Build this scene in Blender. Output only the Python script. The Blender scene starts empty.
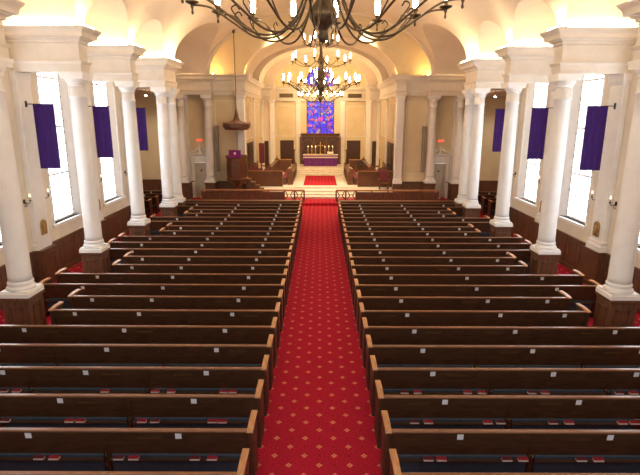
import bpy, bmesh, math, random
from mathutils import Vector, Matrix
random.seed(7)
C = bpy.context.scene.collection
sc = bpy.context.scene
PI = math.pi

# ------------------------------------------------------------------ camera
H = 5.32
PITCH = math.atan(122.4/500)
cd = bpy.data.cameras.new('camera'); cam = bpy.data.objects.new('camera', cd); C.objects.link(cam)
cd.sensor_width = 36; cd.lens = 500/640*36; cd.clip_end = 200; cd.clip_start = .05
cam.location = (0, 0, H)
cam.rotation_euler = (Matrix.Rotation(PI/2-PITCH, 3, 'X') @ Matrix.Rotation(math.radians(.2), 3, 'Z')).to_euler()
sc.camera = cam

# ------------------------------------------------------------------ light and exposure
w = bpy.data.worlds.new('world'); sc.world = w; w.use_nodes = True
w.node_tree.nodes['Background'].inputs[0].default_value = (1.0, .97, .95, 1)
w.node_tree.nodes['Background'].inputs[1].default_value = .8
sc.view_settings.view_transform = 'Standard'; sc.view_settings.look = 'None'
sc.view_settings.gamma = 1; sc.view_settings.use_curve_mapping = False
sc.view_settings.exposure = 0.45
WINDOW_LIGHT = 5.5
COVE_LIGHT = 45.0
CHANCEL_COVE = 130.0
BULB_LIGHT = 75.0
LOBBY = 1

def area(x, y, z, e, size, col, aim):
    l = bpy.data.lights.new('lamp', 'SPOT'); l.energy = e; l.shadow_soft_size = size/2; l.spot_size = math.radians(75); l.spot_blend = .6; l.color = col; o = bpy.data.objects.new('lamp', l); C.objects.link(o)
    o.location = (x, y, z); o.rotation_euler = (Vector(aim)-Vector((x, y, z))).to_track_quat('-Z', 'Y').to_euler()
WARM = (1.0, .78, .50); AMBER = (1.0, .66, .32)
# unseen spotlights added behind the arch crowns to brighten chancel and front steps, and ceiling lamps of the side recesses
for sx in (-1, 1):
    area(sx*2.2, 33.4, 9.4, 700, .4, AMBER, (sx*1.0, 41, .6))
    area(sx*3.0, 32.35, 11.0, 1500, .3, WARM, (sx*1.5, 31.2, .3))  # unseen lamp added to lift the marble steps
    area(sx*3.6, 33.4, 9.0, 500, .4, WARM, (sx*1.5, 33.8, .6))
    area(sx*1.6, 38.95, 9.4, 420, .4, AMBER, (sx*1.0, 44.5, 3))
    area(sx*10.8, 27.5, 6.2, 300, .3, (1, .85, .65), (sx*10.5, 32, 2))

# ------------------------------------------------------------------ materials
def mat(name, col, rough=.6, metal=0, emit=None, es=0, coat=0, spec=None):
    m = bpy.data.materials.new(name); m.use_nodes = True
    b = m.node_tree.nodes['Principled BSDF']
    b.inputs['Base Color'].default_value = (*col, 1); b.inputs['Roughness'].default_value = rough
    b.inputs['Metallic'].default_value = metal
    if coat: b.inputs['Coat Weight'].default_value = coat
    if spec is not None: b.inputs['Specular IOR Level'].default_value = spec
    if emit: b.inputs['Emission Color'].default_value = (*emit, 1); b.inputs['Emission Strength'].default_value = es
    return m
def s2l(r, g, b):
    f = lambda c: (c/255/12.92 if c/255 <= .04045 else ((c/255+.055)/1.055)**2.4)
    return (f(r), f(g), f(b))
def nodes(m): return m.node_tree.nodes, m.node_tree.links, m.node_tree.nodes['Principled BSDF']
def noisy(m, c1, c2, scale=(1, 1, 1), ns=6, detail=5, bump=0, lo=.35, hi=.65):
    N, L, b = nodes(m)
    tc = N.new('ShaderNodeTexCoord'); mp = N.new('ShaderNodeMapping'); mp.inputs['Scale'].default_value = scale
    n = N.new('ShaderNodeTexNoise'); n.inputs['Scale'].default_value = ns; n.inputs['Detail'].default_value = detail
    r = N.new('ShaderNodeValToRGB')
    r.color_ramp.elements[0].color = (*c1, 1); r.color_ramp.elements[1].color = (*c2, 1)
    r.color_ramp.elements[0].position = lo; r.color_ramp.elements[1].position = hi
    L.new(tc.outputs['Object'], mp.inputs[0]); L.new(mp.outputs[0], n.inputs[0]); L.new(n.outputs[0], r.inputs[0])
    L.new(r.outputs[0], b.inputs['Base Color'])
    if bump:
        bp = N.new('ShaderNodeBump'); bp.inputs['Strength'].default_value = bump; bp.inputs['Distance'].default_value = .01
        L.new(n.outputs[0], bp.inputs['Height']); L.new(bp.outputs[0], b.inputs['Normal'])
    return m
M = {}
M['plaster'] = noisy(mat('plaster', (.74, .66, .54), .85), (.70, .62, .50), (.77, .69, .57), ns=1.5)
M['vault'] = noisy(mat('vault plaster', (.74, .64, .52), .9), (.70, .60, .49), (.75, .65, .54), ns=.8)
M['white'] = noisy(mat('white trim paint', (.78, .75, .69), .5), (.78, .765, .745), (.83, .82, .80), ns=3)
M['entab'] = noisy(mat('cream cornice paint', (.7, .64, .56), .55), (.68, .62, .54), (.73, .67, .59), ns=3)
M['beige'] = noisy(mat('beige wall', (.72, .60, .40), .85), (.69, .57, .37), (.75, .63, .43), ns=1.2)
M['cream'] = noisy(mat('cream marble', (.84, .78, .66), .35), (.80, .72, .60), (.88, .83, .73), ns=4)
M['darkwood'] = noisy(mat('dark stained wood', (.04, .014, .008), .38), (.045, .0185, .0085), (.078, .034, .0155), scale=(1, 6, 6), ns=4, bump=.05)
M['panelwood'] = noisy(mat('panelled walnut', (.08, .03, .018), .45), (.10, .044, .022), (.165, .073, .037), scale=(5, 5, 1), ns=3)
M['midwood'] = noisy(mat('reddish oak', (.2, .07, .03), .35), (.115, .040, .013), (.19, .075, .026), scale=(1, 6, 6), ns=4)
M['railwood'] = noisy(mat('worn oak rail', (.30, .12, .055), .3), (.17, .068, .030), (.24, .105, .05), scale=(1, 8, 8), ns=5)
M['capwood'] = noisy(mat('light oak cap', (.42, .2, .08), .35), (.36, .16, .065), (.50, .25, .105), scale=(6, 1, 6), ns=5)
M['pad'] = noisy(mat('slate blue vinyl', (.035, .05, .075), .6), (.030, .042, .060), (.042, .058, .082), ns=8)
M['card'] = mat('white card', (.75, .72, .74), .5)
M['brass'] = mat('brass', (.62, .40, .14), .35, .9)
M['gilt'] = noisy(mat('gilt', (.5, .33, .12), .4, .6), (.30, .17, .06), (.62, .42, .17), ns=30)
M['plate'] = mat('dull brass plate', (.14, .07, .03), .45, .5)
M['bronze'] = noisy(mat('dark bronze', (.06, .042, .025), .42, .7), (.045, .03, .018), (.10, .07, .04), ns=12)
M['iron'] = mat('black iron', (.02, .017, .015), .5, .5)
M['hymnalred'] = mat('red book cloth', (.33, .012, .02), .6)
M['hymnaldark'] = mat('maroon book cloth', (.12, .012, .015), .6)
M['page'] = mat('book pages', (.75, .62, .55), .8)
M['purple'] = noisy(mat('purple cloth', (.06, .015, .13), .9, spec=.1), (.030, .010, .075), (.040, .014, .10), scale=(9, 9, .6), ns=3)
M['magenta'] = mat('magenta cloth', (.22, .015, .20), .85)
M['altarpurple'] = noisy(mat('altar purple cloth', (.14, .02, .20), .85), (.11, .015, .17), (.18, .03, .25), ns=8)
M['linen'] = mat('white linen', (.8, .72, .7), .8)
M['bulb'] = mat('warm bulb', (1, .9, .7), .4, emit=(1.0, .70, .36), es=BULB_LIGHT)
M['sconcebulb'] = mat('wall bulb', (1, .9, .7), .4, emit=(1.0, .78, .5), es=2.5)
M['candle'] = mat('ivory candle', (.8, .7, .5), .5)
M['flame'] = mat('candle flame', (1, .8, .4), .5, emit=(1, .65, .25), es=10)
M['cove'] = mat('warm cove tube', (1, .9, .7), .5, emit=(1.0, .74, .40), es=COVE_LIGHT)
M['covenave'] = mat('warm floodlight', (1, .9, .7), .5, emit=(1.0, .74, .42), es=COVE_LIGHT*2.2)
M['covechancel'] = mat('amber cove tube', (1, .8, .5), .5, emit=(1.0, .56, .17), es=CHANCEL_COVE)
M['spot'] = mat('spot lens', (1, 1, 1), .4, emit=(1.0, .85, .65), es=25)
M['daylight'] = mat('window light', (.9, .95, 1), .3, emit=(.88, .94, 1.0), es=WINDOW_LIGHT)
M['transept'] = 0
M['exit'] = mat('lit red sign', (.8, .1, .06), .4, emit=(1, .08, .05), es=1.6)
M['exitbox'] = mat('sign housing', (.62, .40, .26), .5, emit=(1, .22, .14), es=.0)
M['grey'] = mat('grey metal', (.30, .27, .23), .5)
M['vent'] = mat('vent grille', (.30, .19, .09), .6)
M['black'] = mat('black paint', (.012, .01, .01), .5)
M['redcloth'] = noisy(mat('patterned red cloth', (.25, .03, .04), .9), (.24, .03, .03), (.16, .05, .10), ns=18)
M['glassdark'] = mat('came lead', (.03, .02, .03), .6)
M['doorpaint'] = noisy(mat('grey white door', (.55, .5, .42), .5), (.52, .47, .4), (.58, .53, .45), ns=3)

def carpet():
    m = mat('red carpet', (.3, .01, .015), .95, spec=.1); N, L, b = nodes(m)
    tc = N.new('ShaderNodeTexCoord'); sx = N.new('ShaderNodeSeparateXYZ'); L.new(tc.outputs['Object'], sx.inputs[0])
    def mth(op, a, bb=None, c=None):
        n = N.new('ShaderNodeMath'); n.operation = op
        for i, v in enumerate((a, bb, c)):
            if v is None: continue
            if isinstance(v, (int, float)): n.inputs[i].default_value = v
            else: L.new(v, n.inputs[i])
        return n.outputs[0]
    def lattice(ox, oy, px=.48, py=.45):
        u = mth('ABSOLUTE', mth('SUBTRACT', mth('FRACT', mth('ADD', mth('DIVIDE', sx.outputs[0], px), ox)), .5))
        v = mth('ABSOLUTE', mth('SUBTRACT', mth('FRACT', mth('ADD', mth('DIVIDE', sx.outputs[1], py), oy)), .5))
        return mth('MULTIPLY', u, px), mth('MULTIPLY', v, py)
    def diamond(ox, oy, r):
        u, v = lattice(ox, oy)
        # four-lobed lozenge
        d = mth('ADD', mth('POWER', mth('MAXIMUM', u, .0001), .8), mth('POWER', mth('MAXIMUM', v, .0001), .8))
        return mth('LESS_THAN', d, r**.8)
    a = mth('MAXIMUM', diamond(.5, .5, .060), diamond(0, 0, .060))
    core = mth('MAXIMUM', diamond(.5, .5, .018), diamond(0, 0, .018))
    dots = mth('MAXIMUM', diamond(.5, 0, .022), diamond(0, .5, .022))
    n = N.new('ShaderNodeTexNoise'); n.inputs['Scale'].default_value = 30; n.inputs['Detail'].default_value = 4
    L.new(tc.outputs['Object'], n.inputs[0])
    r = N.new('ShaderNodeValToRGB'); r.color_ramp.elements[0].color = (.33, .010, .026, 1); r.color_ramp.elements[1].color = (.48, .018, .045, 1)
    r.color_ramp.elements[0].position = .35; r.color_ramp.elements[1].position = .65
    L.new(n.outputs[0], r.inputs[0])
    def mix(f, c1, c2):
        x = N.new('ShaderNodeMix'); x.data_type = 'RGBA'
        L.new(f, x.inputs[0]); L.new(c1, x.inputs[6]); x.inputs[7].default_value = (*c2, 1); return x.outputs[2]
    c = mix(dots, r.outputs[0], (.22, .008, .016))
    c = mix(a, c, (.66, .22, .13)); c = mix(core, c, (.45, .04, .03))
    L.new(c, b.inputs['Base Color']); return m
M['carpet'] = carpet()

def stained():
    m = mat('stained glass', (.1, .05, .6), .3); N, L, b = nodes(m)
    tc = N.new('ShaderNodeTexCoord'); v = N.new('ShaderNodeTexVoronoi'); v.inputs['Scale'].default_value = 5.5
    L.new(tc.outputs['Object'], v.inputs['Vector'])
    hue = N.new('ShaderNodeSeparateColor'); L.new(v.outputs['Color'], hue.inputs[0])
    r = N.new('ShaderNodeValToRGB'); r.color_ramp.interpolation = 'CONSTANT'
    E = r.color_ramp.elements; E[0].position = 0; E[0].color = (.05, .02, .9, 1); E[1].position = .36; E[1].color = (.09, .05, .62, 1)
    for p, c in ((.5, (.02, .13, .85)), (.6, (.22, .05, .5)), (.70, (.5, .30, .20)), (.8, (.55, .08, .28)), (.9, (.22, .24, .42))):
        e = E.new(p); e.color = (*c, 1)
    L.new(hue.outputs[0], r.inputs[0])
    v2 = N.new('ShaderNodeTexVoronoi'); v2.feature = 'DISTANCE_TO_EDGE'; v2.inputs['Scale'].default_value = 5.5
    L.new(tc.outputs['Object'], v2.inputs['Vector'])
    lt = N.new('ShaderNodeMath'); lt.operation = 'GREATER_THAN'; lt.inputs[1].default_value = .05; L.new(v2.outputs[0], lt.inputs[0])
    x = N.new('ShaderNodeMix'); x.data_type = 'RGBA'; L.new(lt.outputs[0], x.inputs[0]); x.inputs[6].default_value = (.01, .01, .03, 1)
    L.new(r.outputs[0], x.inputs[7]); L.new(x.outputs[2], b.inputs['Base Color']); L.new(x.outputs[2], b.inputs['Emission Color'])
    b.inputs['Emission Strength'].default_value = .65
    return m
M['stained'] = stained()

# ------------------------------------------------------------------ mesh helpers
class MB:
    def __init__(s): s.v = []; s.f = []; s.sm = []
    def add(s, vs, fs, smooth=False):
        o = len(s.v); s.v += [tuple(p) for p in vs]; s.f += [tuple(i+o for i in f) for f in fs]; s.sm += [smooth]*len(fs); return s
    def box(s, x0, x1, y0, y1, z0, z1):
        if x0 > x1: x0, x1 = x1, x0
        if y0 > y1: y0, y1 = y1, y0
        vs = [(x0, y0, z0), (x1, y0, z0), (x1, y1, z0), (x0, y1, z0), (x0, y0, z1), (x1, y0, z1), (x1, y1, z1), (x0, y1, z1)]
        return s.add(vs, [(0, 3, 2, 1), (4, 5, 6, 7), (0, 1, 5, 4), (1, 2, 6, 5), (2, 3, 7, 6), (3, 0, 4, 7)])
    def loft(s, x0, x1, y0, y1, prof, ox0=1, ox1=1, oy0=1, oy1=1):
        """stack of rectangles, prof = [(z, offset)], bottom to top, closed"""
        if x0 > x1: x0, x1 = x1, x0; ox0, ox1 = ox1, ox0
        vs = []
        for z, o in prof:
            a, b, c, d = x0-o*ox0, x1+o*ox1, y0-o*oy0, y1+o*oy1
            vs += [(a, c, z), (b, c, z), (b, d, z), (a, d, z)]
        fs = [(3, 2, 1, 0)]
        n = len(prof)
        for i in range(n-1):
            for k in range(4):
                fs.append((i*4+k, i*4+(k+1) % 4, i*4+4+(k+1) % 4, i*4+4+k))
        fs.append(tuple((n-1)*4+k for k in range(4)))
        return s.add(vs, fs)
    def lathe(s, prof, cx=0, cy=0, n=24, smooth=True):
        """prof = [(r, z)] bottom to top"""
        vs = []; fs = []
        for r, z in prof:
            for k in range(n):
                a = 2*PI*k/n; vs.append((cx+r*math.cos(a), cy+r*math.sin(a), z))
        for i in range(len(prof)-1):
            for k in range(n): fs.append((i*n+k, i*n+(k+1) % n, i*n+n+(k+1) % n, i*n+n+k))
        fs.append(tuple(reversed(range(n)))); fs.append(tuple((len(prof)-1)*n+k for k in range(n)))
        return s.add(vs, fs, smooth)
    def tube(s, pts, rad, n=6, smooth=True):
        pts = [Vector(p) for p in pts]; m = len(pts)
        rads = rad if isinstance(rad, (list, tuple)) else [rad]*m
        vs = []; fs = []; up = None
        for i, p in enumerate(pts):
            t = (pts[min(i+1, m-1)]-pts[max(i-1, 0)]).normalized()
            if up is None: up = Vector((0, 0, 1)) if abs(t.z) < .9 else Vector((1, 0, 0))
            a = t.cross(up).normalized(); b = a.cross(t).normalized(); up = b
            for k in range(n):
                q = 2*PI*k/n; vs.append(tuple(p+(a*math.cos(q)+b*math.sin(q))*rads[i]))
        for i in range(m-1):
            for k in range(n): fs.append((i*n+(k+1) % n, i*n+k, i*n+n+k, i*n+n+(k+1) % n))
        fs.append(tuple(range(n))); fs.append(tuple(reversed([(m-1)*n+k for k in range(n)])))
        return s.add(vs, fs, smooth)
    def prismx(s, prof, x0, x1):
        """prof = [(y, z)] polygon extruded along x"""
        n = len(prof); vs = [(x0, y, z) for y, z in prof]+[(x1, y, z) for y, z in prof]
        fs = [tuple(range(n)), tuple(reversed(range(n, 2*n)))]+[(i, i+n, (i+1) % n+n, (i+1) % n) for i in range(n)]
        return s.add(vs, fs)
    def prismy(s, prof, y0, y1):
        n = len(prof); vs = [(x, y0, z) for x, z in prof]+[(x, y1, z) for x, z in prof]
        fs = [tuple(reversed(range(n))), tuple(range(n, 2*n))]+[(i, (i+1) % n, (i+1) % n+n, i+n) for i in range(n)]
        return s.add(vs, fs)
    def mesh(s, name, m):
        me = bpy.data.meshes.new(name); me.from_pydata(s.v, [], s.f); me.materials.append(M[m] if isinstance(m, str) else m)
        me.polygons.foreach_set('use_smooth', s.sm)
        bm = bmesh.new(); bm.from_mesh(me); bmesh.ops.recalc_face_normals(bm, faces=bm.faces); bm.to_mesh(me); bm.free()
        return me
    def build(s, name, m, parent=None, loc=(0, 0, 0)):
        o = bpy.data.objects.new(name, s.mesh(name, m)); C.objects.link(o); o.location = loc
        if parent: o.parent = parent
        return o
def inst(name, me, parent=None, loc=(0, 0, 0), rz=0):
    o = bpy.data.objects.new(name, me); C.objects.link(o); o.location = loc; o.rotation_euler.z = rz
    if parent: o.parent = parent
    return o
def tag(o, label=None, cat=None, group=None, kind=None):
    if label: o['label'] = label
    if cat: o['category'] = cat
    if group: o['group'] = group
    if kind: o['kind'] = kind
    return o
def thing(name, label, cat, loc=(0, 0, 0), rz=0, group=None):
    o = bpy.data.objects.new(name, None); C.objects.link(o); o.location = loc; o.rotation_euler.z = rz
    o.empty_display_size = .2
    return tag(o, label, cat, group)
def struct(mb, name, m): return tag(mb.build(name, m), kind='structure')
def dup(o, parent=None):
    c = o.copy(); C.objects.link(c)
    if parent: c.parent = parent
    for ch in [x for x in KIDS.get(o.name, [])]: pass
    return c
KIDS = {}
def copy_tree(o, parent=None):
    c = o.copy(); C.objects.link(c)
    if parent: c.parent = parent
    for ch in list(o.children): copy_tree(ch, c)
    return c
def smooth_curve(pts, k=6):
    P = [Vector(p) for p in pts]; P = [P[0]*2-P[1]]+P+[P[-1]*2-P[-2]]; out = []
    for i in range(1, len(P)-2):
        for j in range(k):
            t = j/k; a, b, c, d = P[i-1:i+3]
            out.append(.5*((2*b)+(c-a)*t+(2*a-5*b+4*c-d)*t*t+(3*b-a-3*c+d)*t**3))
    out.append(P[-2]); return out
ORD = ['first', 'second', 'third', 'fourth', 'fifth', 'sixth', 'seventh', 'eighth', 'ninth', 'tenth', 'eleventh', 'twelfth', 'thirteenth',
       'fourteenth', 'fifteenth', 'sixteenth', 'seventeenth', 'eighteenth', 'nineteenth', 'twentieth', 'twenty-first', 'twenty-second', 'twenty-third', 'twenty-fourth']
def side_word(s): return 'left' if s < 0 else 'right'

# ------------------------------------------------------------------ key dimensions
CX = 7.2                     # column line
WX = 8.95                    # outer wall face
ZB, ZT = 6.51, 7.72          # entablature bottom and top
YC = [11.43, 15.44, 19.45, 23.46]
Y5 = 24.75                   # second column of the pair
YF = 32.8                    # front wall face
SP = 4.01
WAIN = 1.18
TX = 13.5                    # transept depth

# ------------------------------------------------------------------ floor
mb = MB(); mb.box(-TX-.3, TX+.3, -1, 34, -.2, 0); struct(mb, 'floor', 'carpet')
mb = MB(); mb.box(-7.6, 7.6, 29.75, 31.5, 0, .16); struct(mb, 'floor_step', 'carpet')
mb = MB()
for i, (y, z) in enumerate(((31.5, .28), (32.0, .40), (32.5, .52), (33.3, .65))):
    mb.box(-7.6 if y < 32 else -4.75, 7.6 if y < 32 else 4.75, y, 33.4, 0 if i == 0 else z-.13, z)
mb.box(-5, 5, 33.4, 45.2, .0, .65)
for i, (y, z) in enumerate(((39.9, .76), (40.4, .88), (40.9, 1.0), (41.4, 1.1))): mb.box(-2.9+i*.1, 2.9-i*.1, y, 45.1, z-.12, z)
struct(mb, 'floor_chancel', 'cream')
rug = MB(); rug.box(-1.15, 1.15, 34.1, 39.7, .65, .665)
tag(rug.build('chancel_rug', 'carpet'), 'red patterned rug on the cream chancel floor before the altar', 'rug')

# ------------------------------------------------------------------ side walls with tall windows
def wall_box_with_windows(s):
    mb = MB(); X0, X1 = WX, WX+.42
    wins = [(13.47, .98), (17.48, .98), (21.49, .98)]
    zb, zt = 1.72, 6.9
    y = 3.0
    def bx(y0, y1, z0, z1): mb.box(s*X0, s*X1, y0, y1, z0, z1)
    for yc, hw in wins:
        bx(y, yc-hw, 0, 9.7); bx(yc-hw, yc+hw, 0, zb); bx(yc-hw, yc+hw, zt, 9.7); y = yc+hw
    bx(y, 25.0, 0, 9.7)
    struct(mb, 'wall_'+side_word(s), 'plaster')
    for i, (yc, hw) in enumerate(wins):
        fr = MB(); n = (i+1)+(0 if s < 0 else 3)
        # casing on the wall face
        xi, xo = s*(WX-.02), s*(WX+.003)
        for y0, y1 in ((yc-hw-.13, yc-hw), (yc+hw, yc+hw+.13)): fr.box(xi, xo, y0, y1, zb-.1, ZB-.02)
        fr.box(s*(WX-.09), s*(WX+.3), yc-hw-.16, yc+hw+.16, zb-.1, zb)
        # splayed jambs with raised panels
        for sg in (-1, 1):
            yj = yc+sg*hw
            xa, xb, ya, yb = s*WX, s*(WX+.16), yj, yj-sg*.28
            def slab(t0, t1, th, z0, z1):
                P0 = (xa+(xb-xa)*t0, ya+(yb-ya)*t0); P1 = (xa+(xb-xa)*t1, ya+(yb-ya)*t1)
                q = [(P0[0], P0[1]-sg*th), (P1[0], P1[1]-sg*th), (P1[0], yj+sg*.01), (P0[0], yj+sg*.01)]
                fr.add([(x, y, z) for z in (z0, z1) for x, y in q], [(0, 1, 2, 3), (7, 6, 5, 4)]+[(i, (i+1) % 4, (i+1) % 4+4, i+4) for i in range(4)])
            slab(0, 1, 0, zb, zt)
            for z0, z1 in ((zb+.12, 3.6), (3.75, 5.3), (5.45, 6.7)):
                slab(.15, .85, .02, z0, z1)
        # sash frame and muntins
        xs = WX+.19; a, b = yc-hw+.28, yc+hw-.28
        fr.box(s*(xs-.03), s*(xs+.03), a, a+.06, zb, zt); fr.box(s*(xs-.03), s*(xs+.03), b-.06, b, zb, zt)
        fr.box(s*(xs-.03), s*(xs+.03), a, b, zb, zb+.07)
        for j in (1, 2):
            ym = a+(b-a)*j/3; fr.box(s*(xs-.012), s*(xs+.012), ym-.02, ym+.02, zb, zt)
        nz = 13
        for j in range(1, nz):
            z = zb+(zt-zb)*j/nz; h = .035 if j % 4 == 0 else .018
            fr.box(s*(xs-.014), s*(xs+.014), a, b, z-h, z+h)
        f = struct(fr, 'window_%d' % n, 'white')
        pn = MB(); pn.box(s*(xs+.035), s*(xs+.05), a, b, zb, zt)
        pn.build('pane', 'daylight', f)
        lk = MB()
        for j in range(nz):
            z = zb+(zt-zb)*(j+.5)/nz
            for ym in (a+.02, b-.02): lk.box(s*(xs-.045), s*(xs-.03), ym-.018, ym+.018, z-.02, z+.02)
        lk.build('frame_clip', 'iron', f)
    # wainscot between the piers
    wn = MB()
    def wp(y0, y1, xf):
        wn.box(s*(xf-.04), s*WX if xf >= WX else s*(WX), y0, y1, 0, WAIN-.05)
        wn.box(s*(xf-.08), s*WX, y0, y1, WAIN-.05, WAIN)
        wn.box(s*(xf-.065), s*WX, y0, y1, 0, .16)
        n = max(1, round((y1-y0)/.85)); st = (y1-y0)/n
        for k in range(n):
            a, b = y0+k*st+.10, y0+(k+1)*st-.10
            if b-a > .1:
                wn.box(s*(xf-.055), s*xf, a, b, .26, .32); wn.box(s*(xf-.055), s*xf, a, b, .98, 1.04)
                wn.box(s*(xf-.055), s*xf, a, a+.05, .26, 1.04); wn.box(s*(xf-.055), s*xf, b-.05, b, .26, 1.04)
    edges = [3.0]
    for yc in [7.42]+YC: edges += [yc-.44, yc+.44]
    edges.append(25.0)
    for k in range(len(edges)-1):
        if k % 2 == 0: wp(edges[k], edges[k+1], WX)
        else: wp(edges[k], edges[k+1], WX-.24)
    struct(wn, 'baseboard_'+side_word(s), 'panelwood')
    # pilasters
    pl = MB()
    for yc in [7.42]+YC:
        pl.loft(s*(WX-.18), s*(WX+.02), yc-.34, yc+.34, [(WAIN, .07), (WAIN+.16, .07), (WAIN+.19, .04), (WAIN+.30, .04), (WAIN+.34, 0), (5.75, 0), (5.75, .02), (5.80, .02), (5.80, 0), (6.2, 0), (6.24, .03), (6.32, .06), (ZB, .07)], 1 if s > 0 else 0, 0 if s > 0 else 1)
    struct(pl, 'trim_%d' % (1 if s < 0 else 2), 'white')
for s in (-1, 1): wall_box_with_windows(s)

# ------------------------------------------------------------------ entablature blocks
ENT = [(ZB, .03), (ZB+.10, .03), (ZB+.10, .05), (ZB+.22, .05), (ZB+.22, .07), (ZB+.28, .10), (ZB+.31, .10), (ZB+.31, .02),
       (ZB+.78, .02), (ZB+.80, .07), (ZB+.86, .08), (ZB+.90, .16), (ZB+.94, .17), (ZB+.94, .26), (ZB+1.02, .27), (ZB+1.07, .29), (ZB+1.14, .35), (ZB+1.18, .37), (ZT, .37)]
def ent(mb, x0, x1, y0, y1, **k): mb.loft(x0, x1, y0, y1, ENT, **k)
BLK = [(3.41-.24, 3.41+.24), (7.42-.24, 7.42+.24)]+[(y-.24, y+.24) for y in YC[:3]]+[(YC[3]-.24, Y5+.24)]
n = 3
for s in (-1, 1):
    for y0, y1 in BLK:
        mb = MB()
        if s > 0: ent(mb, 6.95, WX+.05, y0, y1, ox1=0)
        else: ent(mb, -WX-.05, -6.95, y0, y1, ox0=0)
        struct(mb, 'trim_%d' % n, 'entab'); n += 1
# front wall entablature
mb = MB()
for s in (-1, 1):
    def seg(a, b, y, o0, o1):
        if s > 0: ent(mb, a, b, y, YF+.3, ox0=o0, ox1=o1, oy1=0)
        else: ent(mb, -b, -a, y, YF+.3, ox0=o1, ox1=o0, oy1=0)
    seg(6.76, 9.0, 32.0, 1, 1)
    seg(5.3, 7.0, 32.55, 1, 0)
    seg(4.72, 5.35, 32.32, 1, 1)
    seg(8.8, TX, 32.6, 0, 0)
struct(mb, 'trim_%d' % n, 'entab'); n += 1
# chancel entablature
mb = MB()
for s in (-1, 1):
    def cs(x, y0, y1, o0=0, o1=0):
        if s > 0: ent(mb, x, 5.3, y0, y1, ox1=0, oy0=o0, oy1=o1)
        else: ent(mb, -5.3, -x, y0, y1, ox0=0, oy0=o0, oy1=o1)
    cs(4.90, 32.85, 42.85); cs(4.1, 42.7, 43.2, 1, 1); cs(4.15, 43.2, 45)
ent(mb, -4.5, 4.5, 44.8, 45.2, ox0=0, ox1=0, oy1=0)
struct(mb, 'trim_%d' % n, 'entab'); n += 1

# ------------------------------------------------------------------ vaults
A0, B0 = 6.93, 3.62
def grid_mesh(rows, name, m='vault'):
    mb = MB(); R = len(rows); K = len(rows[0]); vs = [p for r in rows for p in r]; fs = []
    for i in range(R-1):
        for j in range(K-1): fs.append((i*K+j, i*K+j+1, (i+1)*K+j+1, (i+1)*K+j))
    mb.add(vs, fs, True); return mb
def vault_mesh(bays, piers, a, b, xo):
    """barrel vault along y (a,b) crossed by lower barrels over every bay; returns mesh builder"""
    mb = MB()
    def quad_grid(P):
        R = len(P); K = len(P[0]); vs = [p for r in P for p in r]; fs = []
        for i in range(R-1):
            for j in range(K-1): fs.append((i*K+j, i*K+j+1, (i+1)*K+j+1, (i+1)*K+j))
        mb.add(vs, fs, True)
    for (y0, y1) in piers:
        P = [[(-a*math.cos(t), y, ZT+b*math.sin(t)) for y in (y0, y1)] for t in [PI*i/64 for i in range(65)]]
        quad_grid(P)
    for (y0, y1, c, xe) in bays:
        yc, r = (y0+y1)/2, (y1-y0)/2; NT = 20
        T = [PI/2*j/NT for j in range(NT+1)]       # transverse angle
        xs = [a*math.sqrt(1-(c*math.sin(t)/b)**2) for t in T]   # crossing abscissa at each height
        # crown strip of the main vault
        tc = math.asin(c/b); n2 = 30
        P = []
        for i in range(n2+1):
            t = tc+(PI-2*tc)*i/n2
            P.append([(-a*math.cos(t), yc-r*math.cos(q), ZT+b*math.sin(t)) for q in [PI*k/24 for k in range(25)]])
        quad_grid(P)
        for s in (-1, 1):
            for g in (-1, 1):
                # main vault flank: from the pier edge to the crossing line
                # region |y|>=r*cos(T): between crossing and pier there is nothing (pier width zero at spring)
                # main surface between the crossing line and the pier plane |y|=r
                Q = []
                for j in range(NT+1):
                    yj = r*math.cos(T[j]); Q.append([(s*xs[j], yc+g*(yj+(r-yj)*k/8), ZT+c*math.sin(T[j])) for k in range(9)])
                quad_grid(Q)
                # transverse barrel from the crossing outwards to the outer wall
                Q = []
                for j in range(NT+1):
                    Q.append([(s*(xs[j]+(xe-xs[j])*k/8), yc+g*r*math.cos(T[j]), ZT+c*math.sin(T[j])) for k in range(9)])
                quad_grid(Q)
    return mb
piers = [(a, b) for a, b in BLK]+[(31.5, 31.7)]
bays = []
for k in range(len(BLK)-1): bays.append((BLK[k][1], BLK[k+1][0], 1.25, WX+.02))
bays.append((BLK[-1][1], 31.5, 2.25, WX+.3))
struct(vault_mesh(bays, piers, A0, B0, WX), 'ceiling', 'vault')
# outer upper wall over the transept opening, transept ceiling and walls
mb = MB()
for s in (-1, 1):
    mb.box(s*(WX+.02), s*(WX+.4), 25.0, 32.8, ZB, 10.2)
struct(mb, 'wall_upper', 'plaster')
mb = MB()
for s in (-1, 1): mb.box(s*(WX+.4), s*TX, 24.6, 33.1, ZB+.02, ZB+.2)
struct(mb, 'ceiling_transept', 'plaster')
mb = MB()
for s in (-1, 1):
    mb.box(s*TX, s*(TX+.3), 24.6, 33.1, 0, ZB+.2); mb.box(s*WX, s*(TX+.3), 24.7, 25.0, 0, ZB+.2)
struct(mb, 'wall_transept', 'beige')
mb = MB()
for s in (-1, 1):
    mb.box(s*(WX+.2), s*TX, YF-.05, YF-.1, 0, WAIN); mb.box(s*(WX+.2), s*TX, YF-.13, YF, WAIN-.05, WAIN)
    mb.box(s*(TX-.05), s*TX, 25, YF, 0, WAIN); mb.box(s*WX, s*TX, 25, 25.05, 0, WAIN)
struct(mb, 'baseboard_transept', 'panelwood')

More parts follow.
